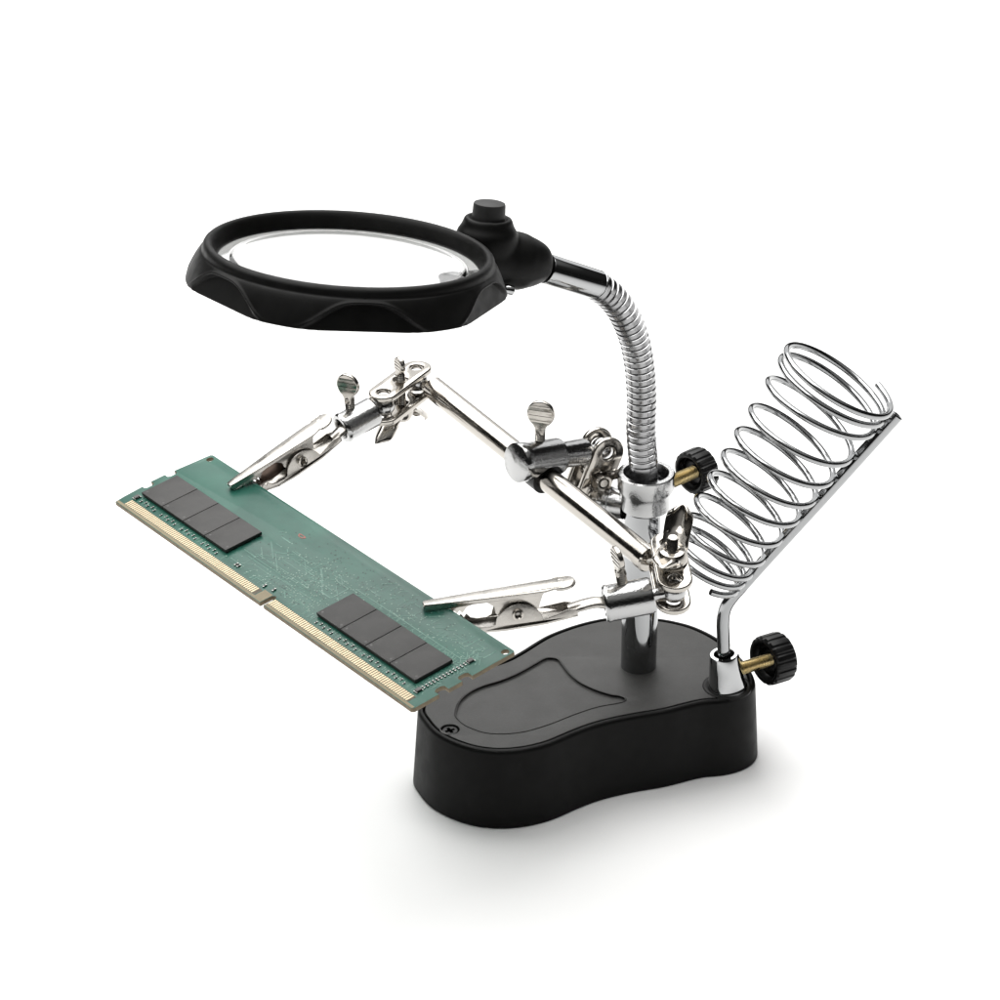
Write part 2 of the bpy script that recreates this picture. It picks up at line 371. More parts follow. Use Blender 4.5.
def wing_nut(parent, o, ax, along, sc_=1.0):
    """Pressed wing nut: round hub with two broad curled wings, one on each side along the given direction."""
    w = nrm(ax); a = nrm(along - w * np.dot(along, w)); c_ = np.cross(w, a)
    q = MB(); q.add(*lathe([(0.13, 0), (0.31 * sc_, 0), (0.33 * sc_, 0.05), (0.30 * sc_, 0.2), (0.25 * sc_, 0.29), (0.19, 0.31), (0.14, 0.27)], o, w, 36, closed=True))
    prof = catmull([V3(0.20, 0.02, 0.22), V3(0.34, 0.10, 0.27), V3(0.50, 0.22, 0.26), V3(0.67, 0.36, 0.27), V3(0.84, 0.52, 0.27), V3(0.90, 0.59, 0.22), V3(0.93, 0.62, 0.14)], 5)
    for sgn in (1, -1):
        vs, fs = [], []; nn = 13; m = len(prof)
        for i, (r, h, hw) in enumerate(prof):
            for lay in (0, 1):
                for k in range(nn):
                    t = -1 + 2 * k / (nn - 1); e_ = abs(t) ** 3
                    hh = h
                    rr = r - 0.10 * (t * t) - 0.04 * e_ + (0.085 if lay else 0) + 0.05 * math.cos(t * math.pi) * (h > 0.3)
                    vs.append(o + (a * sgn * rr + c_ * t * hw + w * hh) * sc_)
        st_ = 2 * nn
        for i in range(m - 1):
            for k in range(nn - 1):
                p0 = i * st_ + k; fs.append((p0, p0 + 1, p0 + 1 + st_, p0 + st_)); p1 = p0 + nn; fs.append((p1, p1 + st_, p1 + 1 + st_, p1 + 1))
            for k in (0, nn - 1): p0 = i * st_ + k; fs.append((p0, p0 + nn, p0 + nn + st_, p0 + st_))
        for i in (0, m - 1):
            for k in range(nn - 1): p0 = i * st_ + k; fs.append((p0, p0 + 1, p0 + 1 + nn, p0 + nn))
        q.add(vs, fs)
    return q.obj('wing_nut', M_nickel, parent)

def threaded(o, ax, h0_, h1_, r=0.13, pitch=0.055):
    prof = [(0, h0_)]; h = h0_
    while h < h1_ - pitch: prof += [(r * 0.82, h), (r, h + pitch * 0.5)]; h += pitch
    prof += [(r * 0.82, h), (r * 0.75, h1_), (0, h1_)]
    return lathe(prof, o, ax, 28)

def swivel_joint(A, B, ax, wing_side, spin, gap=0.62, hw=0.37, bolt_top=0.55, head='bolt', sc_=1.0):
    """Two drilled plates squeezing a ball at A and a ball at B; ax is the plates' normal."""
    A, B = np.asarray(A, float), np.asarray(B, float)
    lx = nrm(B - A); w = nrm(ax - lx * np.dot(ax, lx)); v = np.cross(w, lx); mid = (A + B) / 2
    hl_ = np.linalg.norm(B - A) / 2
    q = MB(); rb = 0.27
    q.add(*ball(A, rb)); q.add(*ball(B, rb)); j = q.obj('swivel_joint', M_cast, stand)
    vf = flat([obround(hl_, hw), circ(0, 0, 0.17, 24), circ(hl_, 0, 0.16, 24), circ(-hl_, 0, 0.16, 24)], 0.15, 0.045, 3)
    for sgn in (1, -1):
        m = MB(); m.add(*place(vf, mid + w * sgn * gap / 2, lx, v, w)); m.obj('swivel_plate', M_nickel, j)
    bt = MB(); ws = w * wing_side
    bt.add(*threaded(mid, ws, -gap / 2 - 0.1, gap / 2 + bolt_top))
    if head == 'bolt': bt.add(*lathe([(0, -gap / 2 - 0.32), (0.2, -gap / 2 - 0.3), (0.24, -gap / 2 - 0.2), (0.24, -gap / 2 - 0.085), (0, -gap / 2 - 0.085)], mid, ws, 28))
    bt.obj('bolt', M_nickel, j)
    wing_nut(j, mid + ws * (gap / 2 + 0.08), ws, spin, sc_)
    return j, mid, lx, v, w

def thumb_screw(parent, foot, top, face, r):
    """Paddle headed screw: neck from foot, disc centred at top and facing face."""
    ax = nrm(top - foot); d = np.linalg.norm(top - foot)
    fz = nrm(face - ax * np.dot(face, ax)); fx = np.cross(ax, fz)
    q = MB(); q.add(*threaded(foot, ax, -0.2, d * 0.62, 0.125, 0.05))
    ol = circ(0, 0, r, 30, -math.radians(58), math.radians(238), True) + [(-0.36 * r, -r * 1.12), (-0.31 * r, -r * 1.55), (0.31 * r, -r * 1.55), (0.36 * r, -r * 1.12)]
    vf = flat([ol], 0.13, 0.035, 3); vs = [(p[0], p[1], p[2] * (1 + 0.9 * max(0, -p[1] - 0.4 * r) / r)) for p in vf[0]]
    q.add(*place((vs, vf[1]), top, fx, ax, fz))
    for sg in (1, -1):
        for hh in (-0.55, -0.18, 0.2, 0.56):
            w2 = math.sqrt(1 - hh * hh) * r - 0.05
            bx = box(-w2, w2, hh * r - 0.02, hh * r + 0.02, 0.05, 0.078)
            q.add(*place(([(p[0], p[1], p[2] * sg) for p in bx[0]], bx[1]), top, fx, ax, fz))
    return q.obj('thumb_screw', M_nickel, parent)

# ---------------- cross rod and its end joints
rodA = PY(432, 387, 3.50); rodB = PY(650, 560.5, -3.55); rd = nrm(rodB - rodA); rl = np.linalg.norm(rodB - rodA)
LB2 = PY(417, 381, 3.72); LB1 = PY(384, 405.5, 2.42)
RB2 = PY(667, 556, -3.72); RB1 = PY(674, 591, -4.95)
q = MB(); rr = 0.292
q.add(*lathe([(0.0, 0), (rr * 0.85, 0), (rr, 0.04), (rr, rl - 0.28), (rr * 1.08, rl - 0.26), (rr * 1.08, rl - 0.04), (rr * 0.95, rl), (0, rl)], rodA, rd, 56))
q.add(*tube([rodA + rd * 0.1, LB2], 0.13, 16)); q.add(*tube([rodB - rd * 0.1, RB2], 0.13, 16))
rod = q.obj('cross_rod', M_nickel, stand)

jl, mid, lx, v, w = swivel_joint(LB1, LB2, V3(0, 0, 1), -1, V3(0.62, 0.78, 0), gap=0.64, hw=0.37, bolt_top=0.35, head='none', sc_=0.95)
thumb = thumb_screw(jl, mid + w * 0.30, mid + w * 0.78, V3(0.85, 0.5, 0), 0.21)
jr, mid, lx, v, w = swivel_joint(RB1, RB2, V3(0.0, 0.0, 1), 1, V3(0.25, 1.0, 0), gap=0.64, hw=0.40, bolt_top=0.72, sc_=1.15)
Ub = PY(602, 448, 0.85)
jm, mid, lx, v, w = swivel_joint(Ub, L, V3(0.35, -0.92, -0.08), 1, V3(0.8, 0.2, 0.5), gap=0.62, hw=0.41, bolt_top=0.35, sc_=0.55)

# ---------------- rod clamp
ca_ = PY(515, 463, -0.62); cb = PY(585, 451, 0.62); cx = nrm(cb - ca_); cl = np.linalg.norm(cb - ca_)
q = MB(); RB = 0.485
q.add(*lathe([(0, -0.02), (RB * 0.86, 0), (RB * 0.97, 0.04), (RB, 0.12), (RB * 0.98, 0.26), (RB * 0.93, 0.30), (RB * 0.93, 1.22), (RB * 0.88, 1.30), (0.34, 1.31), (0.325, 1.34), (0.325, cl - 0.08), (0.30, cl), (0, cl)], ca_, cx, 64))
q.add(*tube([cb - cx * 0.1, Ub], 0.14, 20))
clamp = q.obj('rod_clamp', M_cast, stand)
tt = np.dot(ca_ + cx * 0.72 - rodA, rd); pc = rodA + rd * tt
boolean(clamp, lathe([(0, -2), (0.41, -2), (0.41, 2), (0, 2)], pc, rd, 48))
q = MB(); q.add(*lathe([(0.285, -0.3), (0.40, -0.3), (0.40, 0.3), (0.285, 0.3)], pc, rd, 40, closed=True)); q.obj('dark_gap_ring', M_knob, clamp)  # black ring added to make the gap around the rod look dark
ft = PY(540, 440, -0.1) ; thumb_screw(clamp, ft + V3(0, 0, -0.05), PY(541, 413.5, -0.1), V3(-0.25, -0.9, 0.1), 0.335)

# ---------------- memory module frame
K = 0.8955
o0 = V3(-13.70836252, 7.08228216, 2.85680983); MU = nrm(V3(0.61719163, -0.78680194, 0.00414719)); MV = nrm(V3(0.77874739, 0.61160919, 0.13959473))
MN = nrm(np.cross(MU, MV)); MV = np.cross(MN, MU); MO = CAM + (o0 - CAM) * K - MN * 0.065
def onboard(px, py): return PP(px, py, MO + MN * 0.12 * K, MN)

# ---------------- clip sockets and alligator clips
def clip_socket(mouth, ballp, r, ln, nsides=48):
    ax = nrm(ballp - mouth)
    q = MB(); q.add(*lathe([(r * 0.62, 0.55), (r * 0.62, 0.06), (r * 0.70, 0.0), (r * 0.92, 0.0), (r, 0.05), (r, 0.10), (r * 0.97, 0.13), (r * 0.97, ln - 0.06), (r * 0.9, ln), (0, ln)], mouth, ax, nsides))
    q.add(*tube([mouth + ax * (ln - 0.1), ballp], 0.14, 20))
    q.add(*lathe([(r * 0.62, 0.55), (0, 0.55)], mouth, ax, nsides))
    o = q.obj('clip_socket', M_cast, stand); return o, ax

def warp(vf, o, u, v, w, side, wfun, t0=0.0):
    """flat (x,z) sheet stood up at lateral distance side*wfun(x)."""
    vs = [o + u * p[0] + w * p[1] + v * (side * (wfun(p[0]) + t0) + p[2]) for p in vf[0]]; return vs, vf[1]

def alligator_clip(tip, mouth, up, grow=1.0, solid=False):
    d = mouth - tip; up = np.asarray(up, float)
    y = nrm(np.cross(up, d)); d1 = nrm(d); z1 = np.cross(d1, y)
    tail_z = -0.74; Lm = np.linalg.norm(d); sc_ = grow * Lm / math.hypot(4.5, tail_z)
    a = math.atan2(-tail_z, 4.5)
    x = d1 * math.cos(a) + z1 * math.sin(a); z = -d1 * math.sin(a) + z1 * math.cos(a)
    X, Y, Z = x * sc_, y * sc_, z * sc_
    wu = lambda q_: float(np.interp(q_, [0, 0.4, 1.5, 2.6, 3.1, 3.7], [0.125, 0.17, 0.26, 0.32, 0.34, 0.33]))
    wl = lambda q_: float(np.interp(q_, [0, 0.4, 1.5, 1.9, 2.9, 3.3, 3.9], [0.12, 0.17, 0.30, 0.37, 0.37, 0.29, 0.17]))
    # lower jaw
    low = MB()
    teeth = [];
    for k in range(8): teeth += [(0.04 + k * 0.135, -0.42 - 0.030 * k), (0.04 + k * 0.135 + 0.068, -0.34 - 0.030 * k)]
    ear = [(2.27 + 0.60 * math.cos(t), -0.80 + 0.58 * math.sin(t)) for t in np.linspace(math.pi * 0.94, 0.12, 22)]
    fl = teeth + [(1.16, -0.68), (1.3, -0.72)] + [(1.55, -0.74)] + ear + [(3.05, -0.70), (3.5, -0.62), (3.75, -0.66), (3.75, -0.86), (1.3, -0.88), (0.7, -0.72), (0.0, -0.50)]
    vf = flat([fl], 0.05, 0.012, 1)
    for sd_ in (1, -1): low.add(*warp(vf, tip, X, Y, Z, sd_, wl))
    xs = np.linspace(0.0, 3.75, 24); bz = lambda q_: float(np.interp(q_, [0, 0.7, 1.3, 3.75], [-0.50, -0.72, -0.88, -0.86]))
    vs, fs = [], []
    for q_ in xs:
        for dz in (0, 0.05):
            for sd_ in (-1, 1): vs.append(tip + X * q_ + Y * sd_ * (wl(q_) + 0.025) + Z * (bz(q_) + dz))
    for i in range(len(xs) - 1):
        a0 = i * 4; fs += [(a0, a0 + 1, a0 + 5, a0 + 4), (a0 + 2, a0 + 6, a0 + 7, a0 + 3), (a0, a0 + 4, a0 + 6, a0 + 2), (a0 + 1, a0 + 3, a0 + 7, a0 + 5)]
    low.add(vs, fs)
    tp = catmull([tip + X * 3.55 + Z * -0.74, tip + X * 3.9 + Z * -0.68, tip + X * 4.25 + Z * -0.66, tip + X * 4.6 + Z * -0.74, tip + X * 5.0 + Z * -0.80], 6)
    n_ = len(tp); low.add(*tube(tp, [sc_ * float(np.interp(i / n_, [0, 0.25, 0.5, 1], [0.20, 0.21, 0.20, 0.22])) for i in range(n_)], 20, flat=[(1.15, float(np.interp(i / n_, [0, 0.5, 1], [0.55, 0.6, 0.9]))) for i in range(n_)], hint=tuple(Z)))
    clip = low.obj('alligator_clip', M_jaw, stand)
    # upper jaw
    upj = MB()
    teeth = []
    for k in range(7): teeth += [(0.05 + k * 0.135, -0.19 - 0.008 * k), (0.05 + k * 0.135 + 0.068, -0.27 - 0.008 * k)]
    bot = [(0.0, -0.06)] + teeth + [(1.0, -0.22), (1.08, -0.15), (1.2, -0.12), (1.55, -0.12), (1.72, -0.26), (1.72, -0.42), (1.85, -0.60), (2.2, -0.72), (2.6, -0.62), (2.80, -0.40), (2.92, -0.10), (2.98, -0.03)]
    fl = bot + [(2.98, 0.0), (0.0, 0.0)]
    vf = flat([fl], 0.05, 0.012, 1)
    far = [p_ for p_ in bot if not (1.0 < p_[0] < 1.8 and p_[1] > -0.5)]
    vf2 = flat([far + [(2.98, 0.0), (0.0, 0.0)]], 0.05, 0.012, 1) if solid else vf
    upj.add(*warp(vf2, tip, X, Y, Z, 1, wu, -0.03)); upj.add(*warp(vf, tip, X, Y, Z, -1, wu, -0.03))
    top = [(q_, -wu(q_)) for q_ in np.linspace(0.03, 3.0, 20)]
    tl = circ(3.42, 0, 0.35, 22, -math.radians(125), math.radians(125), True)
    ol = [(0.0, -0.06)] + top + tl + [(a_, -b_) for a_, b_ in top[::-1]] + [(0.0, 0.06)]
    vf = flat([ol], 0.06, 0.022, 3)
    vs = []
    for p_ in vf[0]:
        zz = p_[2] - 0.0 - 0.25 * (p_[1] ** 2) + 0.05 * max(0, p_[0] - 2.9) ** 1.5
        dd = math.hypot(p_[0] - 3.42, p_[1])
        zz -= 0.06 * math.exp(-(dd / 0.11) ** 2) * (1 if p_[0] > 3.0 else 0)
        vs.append((p_[0], p_[1], zz))
    upj.add(*place((vs, vf[1]), tip, X, Y, Z))
    upj.add(*place(lathe([(0, -0.01), (0.05, 0.0), (0.09, 0.025), (0.12, 0.0)], (3.42, 0, 0.045), (0, 0, 1), 24), tip, X, Y, Z))
    # rolled lip under the thumb end
    lip = [(3.42 + 0.33 * math.cos(t), 0.33 * math.sin(t), -0.01) for t in np.linspace(-2.0, 2.0, 24)]
    upj.add(*place(tube([V3(*p_) for p_ in lip], 0.05, 10), tip, X, Y, Z))
    upj.obj('upper_jaw', M_jaw, clip)
    pv = tip + X * 2.25 + Z * -0.47
    q = MB(); q.add(*lathe([(0.065, -0.43), (0.085, -0.45), (0.125, -0.44), (0.13, -0.40), (0.10, -0.38), (0.10, 0.38), (0.13, 0.40), (0.125, 0.44), (0.085, 0.45), (0.065, 0.43)], pv, y * 1.0, 28, closed=True))
    q.obj('pivot_pin', M_nickel, clip)
    hel = [pv + Y * (-0.15 + 0.3 * t / 28.0) + (X * math.cos(t) + Z * math.sin(t)) * 0.19 for t in np.linspace(0, 28, 150)]
    hel += [pv + Y * 0.15 + X * 0.7 + Z * 0.22]
    q = MB(); q.add(*tube(hel, 0.03, 8))
    if solid: vf = flat([[(0.95, -0.16), (1.9, -0.14), (2.0, -0.6), (1.5, -0.74), (0.95, -0.62)]], 0.06, 0.01, 1); q.add(*warp(vf, tip, X, Y, Z, 1, lambda q_: 0.06))  # dark plate, not spring: added to make the jaw's inside look shaded
    q.obj('spring', M_dark, clip)
    return clip

# left
m1 = PY(341, 429, 1.72); sock, ax = clip_socket(m1, LB1, 0.385, 0.98)
ft = PY(350.5, 409, 2.0); thumb_screw(sock, ft + V3(0, 0, -0.06), PY(348, 385, 2.0), V3(-0.45, -0.85, 0.1), 0.30)
tip1 = onboard(229.5, 490) + MN * 0.14
alligator_clip(tip1, m1 + ax * 0.08 - V3(0, 0, 0.02), V3(-0.25, -0.12, 1), 1.12, True)
# right
m2 = PY(604, 604, -5.12); sock, ax = clip_socket(m2, RB1, 0.43, 1.10)
ft = PY(622, 579, -5.0); thumb_screw(sock, ft + V3(0, 0, -0.06), PY(617.5, 558, -5.0), V3(-0.93, -0.33, 0), 0.285)
tip2 = onboard(423.5, 609) + MN * 0.14
alligator_clip(tip2, m2 + ax * 0.05, V3(0.0, 0.1, 1))

# ---------------- soldering iron holder
fb = PZ(727, 686, BH); fy = fb[1]
ftop = PY(724, 653.5, fy); fh = ftop[2] - BH
q = MB(); q.add(*lathe([(0.40, -0.12), (0.50, -0.1), (0.50, -0.01), (0.47, 0.02), (0.455, 0.06), (0.40, 0.55 * fh), (0.355, fh - 0.05), (0.335, fh), (0.26, fh), (0.235, fh - 0.03), (0.235, fh - 0.3), (0, fh - 0.3)], fb, (ftop - fb) / fh if fh else (0, 0, 1), 56))
sock = q.obj('holder_socket', M_chrome, stand)
q = MB(); q.add(*lathe([(0.60, -0.055), (0.60, 0.0), (0.57, 0.02), (0.50, 0.02), (0.46, 0.0)], fb, (0, 0, 1), 56)); q.obj('socket_washer', M_black, sock)
st = PY(741, 668.5, fy + 0.1); kc = PY(773.5, 658.5, fy + 0.62); knob_with_screw(sock, st, kc, 0.625)
rp = [PY(724, 656, fy), PY(723.5, 640, fy), PY(723, 622, fy), PY(725, 609, fy), PY(731, 598.5, fy), PY(742, 586, fy), PY(768, 557, fy), PY(833, 486, fy), PY(897, 415, fy)]
q = MB(); rpath, _ = resample(catmull(rp, 10), step=0.06); q.add(*tube(rpath, 0.158, 28)); q.add(*lathe([(0.07, 0.001), (0.09, 0.012), (0.158, 0.0)], rpath[-1], rpath[-1] - rpath[-2], 28))
hrod = q.obj('holder_rod', M_wire, stand)
A0 = PY(703, 567, fy + 0.12); A1 = PY(840, 377.5, fy + 0.12); axd = nrm(A1 - A0); al = np.linalg.norm(A1 - A0)
e1 = nrm(V3(1, -0.12, 0) - axd * axd[0]); e2 = np.cross(axd, e1)
cy = [588, 580, 571, 556, 535, 515, 496, 476, 455, 427, 418, 410]; wr = 0.081
kk = np.arange(len(cy)); fr = (588 - np.array(cy, float)) / (588 - 410)
ths = np.linspace(-1.25, 2 * math.pi * 11 + 0.75, 1100); pts = []
for t in ths:
    tq = t / (2 * math.pi); f = np.interp(tq, kk, fr) + min(0, tq) * 0.045 + max(0, tq - 11) * 0.045
    pts.append(f)
ker = np.ones(61) / 61; fpad = np.r_[2 * pts[0] - np.array(pts[1:31])[::-1], pts, 2 * pts[-1] - np.array(pts[-31:-1])[::-1]]; fsm = np.convolve(fpad, ker, 'valid')
r0 = 41.0 / ppc(A0); r1 = 60.5 / ppc(A1); hel = []
for t, f in zip(ths, fsm):
    r = r0 + (r1 - r0) * f; hel.append(A0 + axd * al * f + (e1 * math.cos(t) + e2 * math.sin(t)) * r)
q = MB(); q.add(*tube(hel, wr, 12)); q.obj('holder_coil', M_wire, stand)

# ------------------------------------------------------------------ memory module
mod_ = empty('memory_module', 'green computer memory module with gold edge contacts gripped by the two alligator clips', 'circuit board')
mm = Matrix(((MU[0], MV[0], MN[0], MO[0] * S), (MU[1], MV[1], MN[1], MO[1] * S), (MU[2], MV[2], MN[2], MO[2] * S), (0, 0, 0, 1)))
mod_.matrix_world = mm @ Matrix.Scale(K, 4)
TH = 0.12; W = 3.126; LN = 13.335
def pcb_material():
    m = bpy.data.materials.new('green_solder_mask'); m.use_nodes = True; nt = m.node_tree; b_ = nt.nodes['Principled BSDF']
    tc = nt.nodes.new('ShaderNodeTexCoord'); mp = nt.nodes.new('ShaderNodeMapping'); mp.inputs['Rotation'].default_value = (0, 0, 0.5)
    nt.links.new(tc.outputs['Object'], mp.inputs['Vector'])
    n1 = nt.nodes.new('ShaderNodeTexNoise'); n1.inputs['Scale'].default_value = 45; n1.inputs['Detail'].default_value = 3
    nt.links.new(tc.outputs['Object'], n1.inputs['Vector'])
    vo = nt.nodes.new('ShaderNodeTexVoronoi'); vo.distance = 'CHEBYCHEV'; vo.inputs['Scale'].default_value = 420; nt.links.new(mp.outputs['Vector'], vo.inputs['Vector'])
    mx = nt.nodes.new('ShaderNodeMix'); mx.data_type = 'RGBA'; mx.inputs['A'].default_value = (0.008, 0.064, 0.046, 1); mx.inputs['B'].default_value = (0.020, 0.106, 0.075, 1)
    mr = nt.nodes.new('ShaderNodeMapRange'); mr.inputs['From Min'].default_value = 0.35; mr.inputs['From Max'].default_value = 0.65
    nt.links.new(n1.outputs['Fac'], mr.inputs['Value']); nt.links.new(mr.outputs['Result'], mx.inputs['Factor'])
    nt.links.new(mx.outputs['Result'], b_.inputs['Base Color'])
    b_.inputs['Roughness'].default_value = 0.38; b_.inputs['Specular IOR Level'].default_value = 0.4
    bp = nt.nodes.new('ShaderNodeBump'); bp.inputs['Strength'].default_value = 0.12; bp.inputs['Distance'].default_value = 0.0002
    nt.links.new(vo.outputs['Distance'], bp.inputs['Height']); nt.links.new(bp.outputs['Normal'], b_.inputs['Normal'])
    return m
M_pcb = pcb_material()
M_edge = material('board_edge_laminate', (0.20, 0.155, 0.09), 0.6, cvar=(600, (0.13, 0.10, 0.06)))
M_gold = material('gold_plating', (0.42, 0.35, 0.24), 0.34, 1.0, rvar=(800, 0.15))
M_chip = material('chip_epoxy', (0.028, 0.027, 0.026), 0.55, spec=0.4, cvar=(260, (0.036, 0.0345, 0.033)), bump=(3500, 0.25, 0.0001))
M_trace = material('masked_copper_trace', (0.055, 0.165, 0.125), 0.35)
M_via = material('tinned_via', (0.15, 0.25, 0.20), 0.4, 0.0)
M_cap = material('ceramic_body', (0.035, 0.03, 0.028), 0.4)
M_solder = material('solder', (0.34, 0.35, 0.33), 0.4, 1.0)
M_red = material('red_paint_mark', (0.26, 0.07, 0.05), 0.5)
def notch(x, y, r, sx):        # half-round notch in a short edge
    return [(x + sx * r * math.cos(t), y + r * math.sin(t)) for t in np.linspace(-math.pi / 2, math.pi / 2, 9)]
ol = [(0.0, 0.0), (6.92, 0.0)] + [(6.92, 0.36), (6.95, 0.42), (7.0, 0.44), (7.05, 0.42), (7.08, 0.36)] + [(7.08, 0.0), (LN - 0.06, 0.0), (LN, 0.06)]
ol += [(LN, 0.80)] + [(LN - 0.17, 0.80), (LN - 0.22, 0.88), (LN - 0.22, 1.02), (LN - 0.17, 1.09)] + [(LN, 1.09)]
ol += [(LN, 1.50)] + [(LN - 0.17, 1.50), (LN - 0.22, 1.57), (LN - 0.22, 1.73), (LN - 0.17, 1.80)] + [(LN, 1.80), (LN, W - 0.05), (LN - 0.05, W)]
ol += [(0.05, W), (-0.01, W - 0.05), (-0.10, 1.96), (0.02, 1.96), (0.07, 1.89), (0.07, 1.73), (0.02, 1.66), (-0.12, 1.66), (-0.12, 1.22), (0.02, 1.22), (0.07, 1.15), (0.07, 0.98), (0.02, 0.91), (-0.08, 0.91), (-0.04, 0.3)]
vf = flat([ol, circ(0.17, W - 0.18, 0.10, 18), circ(LN - 0.17, W - 0.18, 0.10, 18), circ(1.0, 1.30, 0.01, 6)], TH, 0.008, 1)
q = MB()
me_v = [V3(p[0], p[1], p[2] + TH / 2) for p in vf[0]]
top_f = []; side_f = []
for f in vf[1]:
    n_ = np.cross(me_v[f[1]] - me_v[f[0]], me_v[f[2]] - me_v[f[0]]); n_ = n_ / (np.linalg.norm(n_) + 1e-12)
    (top_f if abs(n_[2]) > 0.9 else side_f).append(f)
q.add(me_v, top_f, 0); o_ = len(q.v) - len(me_v)
q.f += [tuple(i + o_ for i in f) for f in side_f]; q.m += [1] * len(side_f)
board = q.obj('circuit_board', [M_pcb, M_edge], mod_, 30)

# bare laminate strip behind the gold contacts
q = MB()
for x0, x1 in ((0.02, 6.90), (7.10, LN - 0.04)): q.add(*box(x0, x1, 0.02, 0.10, TH - 0.002, TH + 0.003))
q.add(*box(6.55, 6.90, 0.10, 0.42, TH - 0.002, TH + 0.003))
q.obj('bare_edge', material('bare_laminate', (0.19, 0.155, 0.085), 0.55), mod_)
for x0, x1 in ((0.30, 6.50), (7.12, 13.0)):
    q = MB(); q.add(*box(x0 - 0.02, x1 + 0.02, 0.11, 0.36, TH - 0.002, TH + 0.002)); q.obj('contact_strip', material('dark_laminate', (0.07, 0.055, 0.03), 0.6), mod_)
    q = MB(); n_ = int((x1 - x0) / 0.085)
    for i in range(n_):
        a0 = x0 + i * 0.085; q.add(*box(a0, a0 + 0.052, 0.115, 0.35, TH - 0.01, TH + 0.005))
    q.obj('gold_contacts', M_gold, mod_)
# chips
def chip_mesh():
    q = MB(); ww, hh = 1.005, 1.135
    vf = flat([[(0, 0), (ww, 0), (ww, hh), (0, hh)]], 0.10, 0.012, 1); q.add([p + V3(0, 0, TH + 0.07) for p in vf[0]], vf[1])
    q.add(*box(0.05, ww - 0.05, 0.05, hh - 0.05, TH - 0.005, TH + 0.03))
    q.add(*lathe([(0.0, 0.0015), (0.035, 0.0015)], (0.10, 0.12, TH + 0.12), (0, 0, 1), 16), 1)
    q.add(*lathe([(0.0, 0.0015), (0.035, 0.0015)], (ww - 0.10, 0.12, TH + 0.12), (0, 0, 1), 16), 1)
    return q.mesh('memory_chip', [M_chip, material('moulded_dimple', (0.018, 0.017, 0.016), 0.35)])
cm = chip_mesh(); LETTERS = []
chips = []
for x0 in (0.33, 8.51):
    for i in range(4):
        o = bpy.data.objects.new('memory_chip', cm); COL.objects.link(o); o.parent = mod_; o.location = ((x0 + i * 1.028) * S, 0.655 * S, 0); chips.append(o)
# small components
def comp_mesh():
    q = MB(); q.add(*box(-0.024, 0.024, -0.035, 0.035, TH - 0.003, TH + 0.035), 0)
    q.add(*box(-0.026, 0.026, -0.062, -0.035, TH - 0.003, TH + 0.037), 1); q.add(*box(-0.026, 0.026, 0.035, 0.062, TH - 0.003, TH + 0.037), 1)
    return q.mesh('resistor', [M_cap, M_solder])
rm = comp_mesh()
def comp(x, y, r=0.0, s_=1.0):
    o = bpy.data.objects.new('resistor', rm); COL.objects.link(o); o.parent = mod_; o.location = (x * S, y * S, 0 if s_ == 1 else TH * S * (1 - s_)); o.rotation_euler = (0, 0, r); o.scale = (s_, s_, s_)
for g0 in (0.55, 8.72):
    for c_ in range(4):
        for i in range(5):
            x = g0 + c_ * 1.0 + i * 0.165
            if x < g0 + 3.95: comp(x, 0.475 + 0.05 * (i % 2), 0.0, 0.7)
for i in range(13): comp(12.86, 0.70 + i * 0.104, math.pi / 2, 0.85)
comp(5.05, 0.55); comp(5.16, 0.55); comp(6.75, 0.56, 0.2); comp(6.42, 0.50, 0.2, 1.0)
q = MB(); q.add(*box(-0.055, 0.055, -0.075, 0.075, TH - 0.003, TH + 0.06), 0); q.add(*box(-0.075, 0.075, 0.075, 0.10, TH - 0.003, TH + 0.03), 1); q.add(*box(-0.075, 0.075, -0.10, -0.075, TH - 0.003, TH + 0.03), 1)
tm = q.mesh('transistor', [M_cap, M_solder])
for x, y in ((12.87, 0.54), (12.86, 2.12), (0.30, 0.50)):
    o = bpy.data.objects.new('transistor', tm); COL.objects.link(o); o.parent = mod_; o.location = (x * S, y * S, 0)
# traces and vias
trc = MB(); via = MB(); T0, T1 = TH - 0.002, TH + 0.0035
def seg(x0, y0, x1, y1, w_=0.018):
    d = nrm(V3(x1 - x0, y1 - y0, 0)); n_ = V3(-d[1], d[0], 0) * w_ / 2; a_, b_ = V3(x0, y0, 0), V3(x1, y1, 0)
    vs = [p + V3(0, 0, z) for z in (T0, T1) for p in (a_ - n_, b_ - n_, b_ + n_, a_ + n_)]
    trc.add(vs, [(0, 3, 2, 1), (4, 5, 6, 7), (0, 1, 5, 4), (1, 2, 6, 5), (2, 3, 7, 6), (3, 0, 4, 7)])
def dot(x, y, r=0.028): via.add([V3(x, y, TH + 0.006)] + [V3(x + r * math.cos(t), y + r * math.sin(t), TH + 0.0045) for t in np.linspace(0, 2 * math.pi, 9)[:-1]], [(0, k + 1, (k + 1) % 8 + 1) for k in range(8)])
def free(x, y): return not ((0.26 < x < 4.5 or 8.44 < x < 12.7) and 0.60 < y < 1.86) and y > 0.47 and 0.25 < x < 13.0 and y < 3.0
R_ = random.Random(3)
for i in range(60):                                   # fan-out from the contacts
    x = R_.choice([R_.uniform(0.4, 6.4), R_.uniform(7.2, 12.9)]); y = 0.44; L1 = R_.uniform(0.05, 0.22); seg(x, y, x, y + L1)
    if free(x, y + L1): dot(x, y + L1, 0.022)
for i in range(70):                                   # long parallel runs in the middle of the board
    x = R_.uniform(4.5, 8.0); y = R_.uniform(0.55, 2.2); l1 = R_.uniform(0.2, 1.0); a = R_.choice([0, 0, 0, math.pi / 4, -math.pi / 4, math.pi / 2])
    x2, y2 = x + l1 * math.cos(a), y + l1 * math.sin(a) * 0.6
    if free(x, y) and free(x2, y2): seg(x, y, x2, y2, 0.016); dot(x2, y2, 0.02)
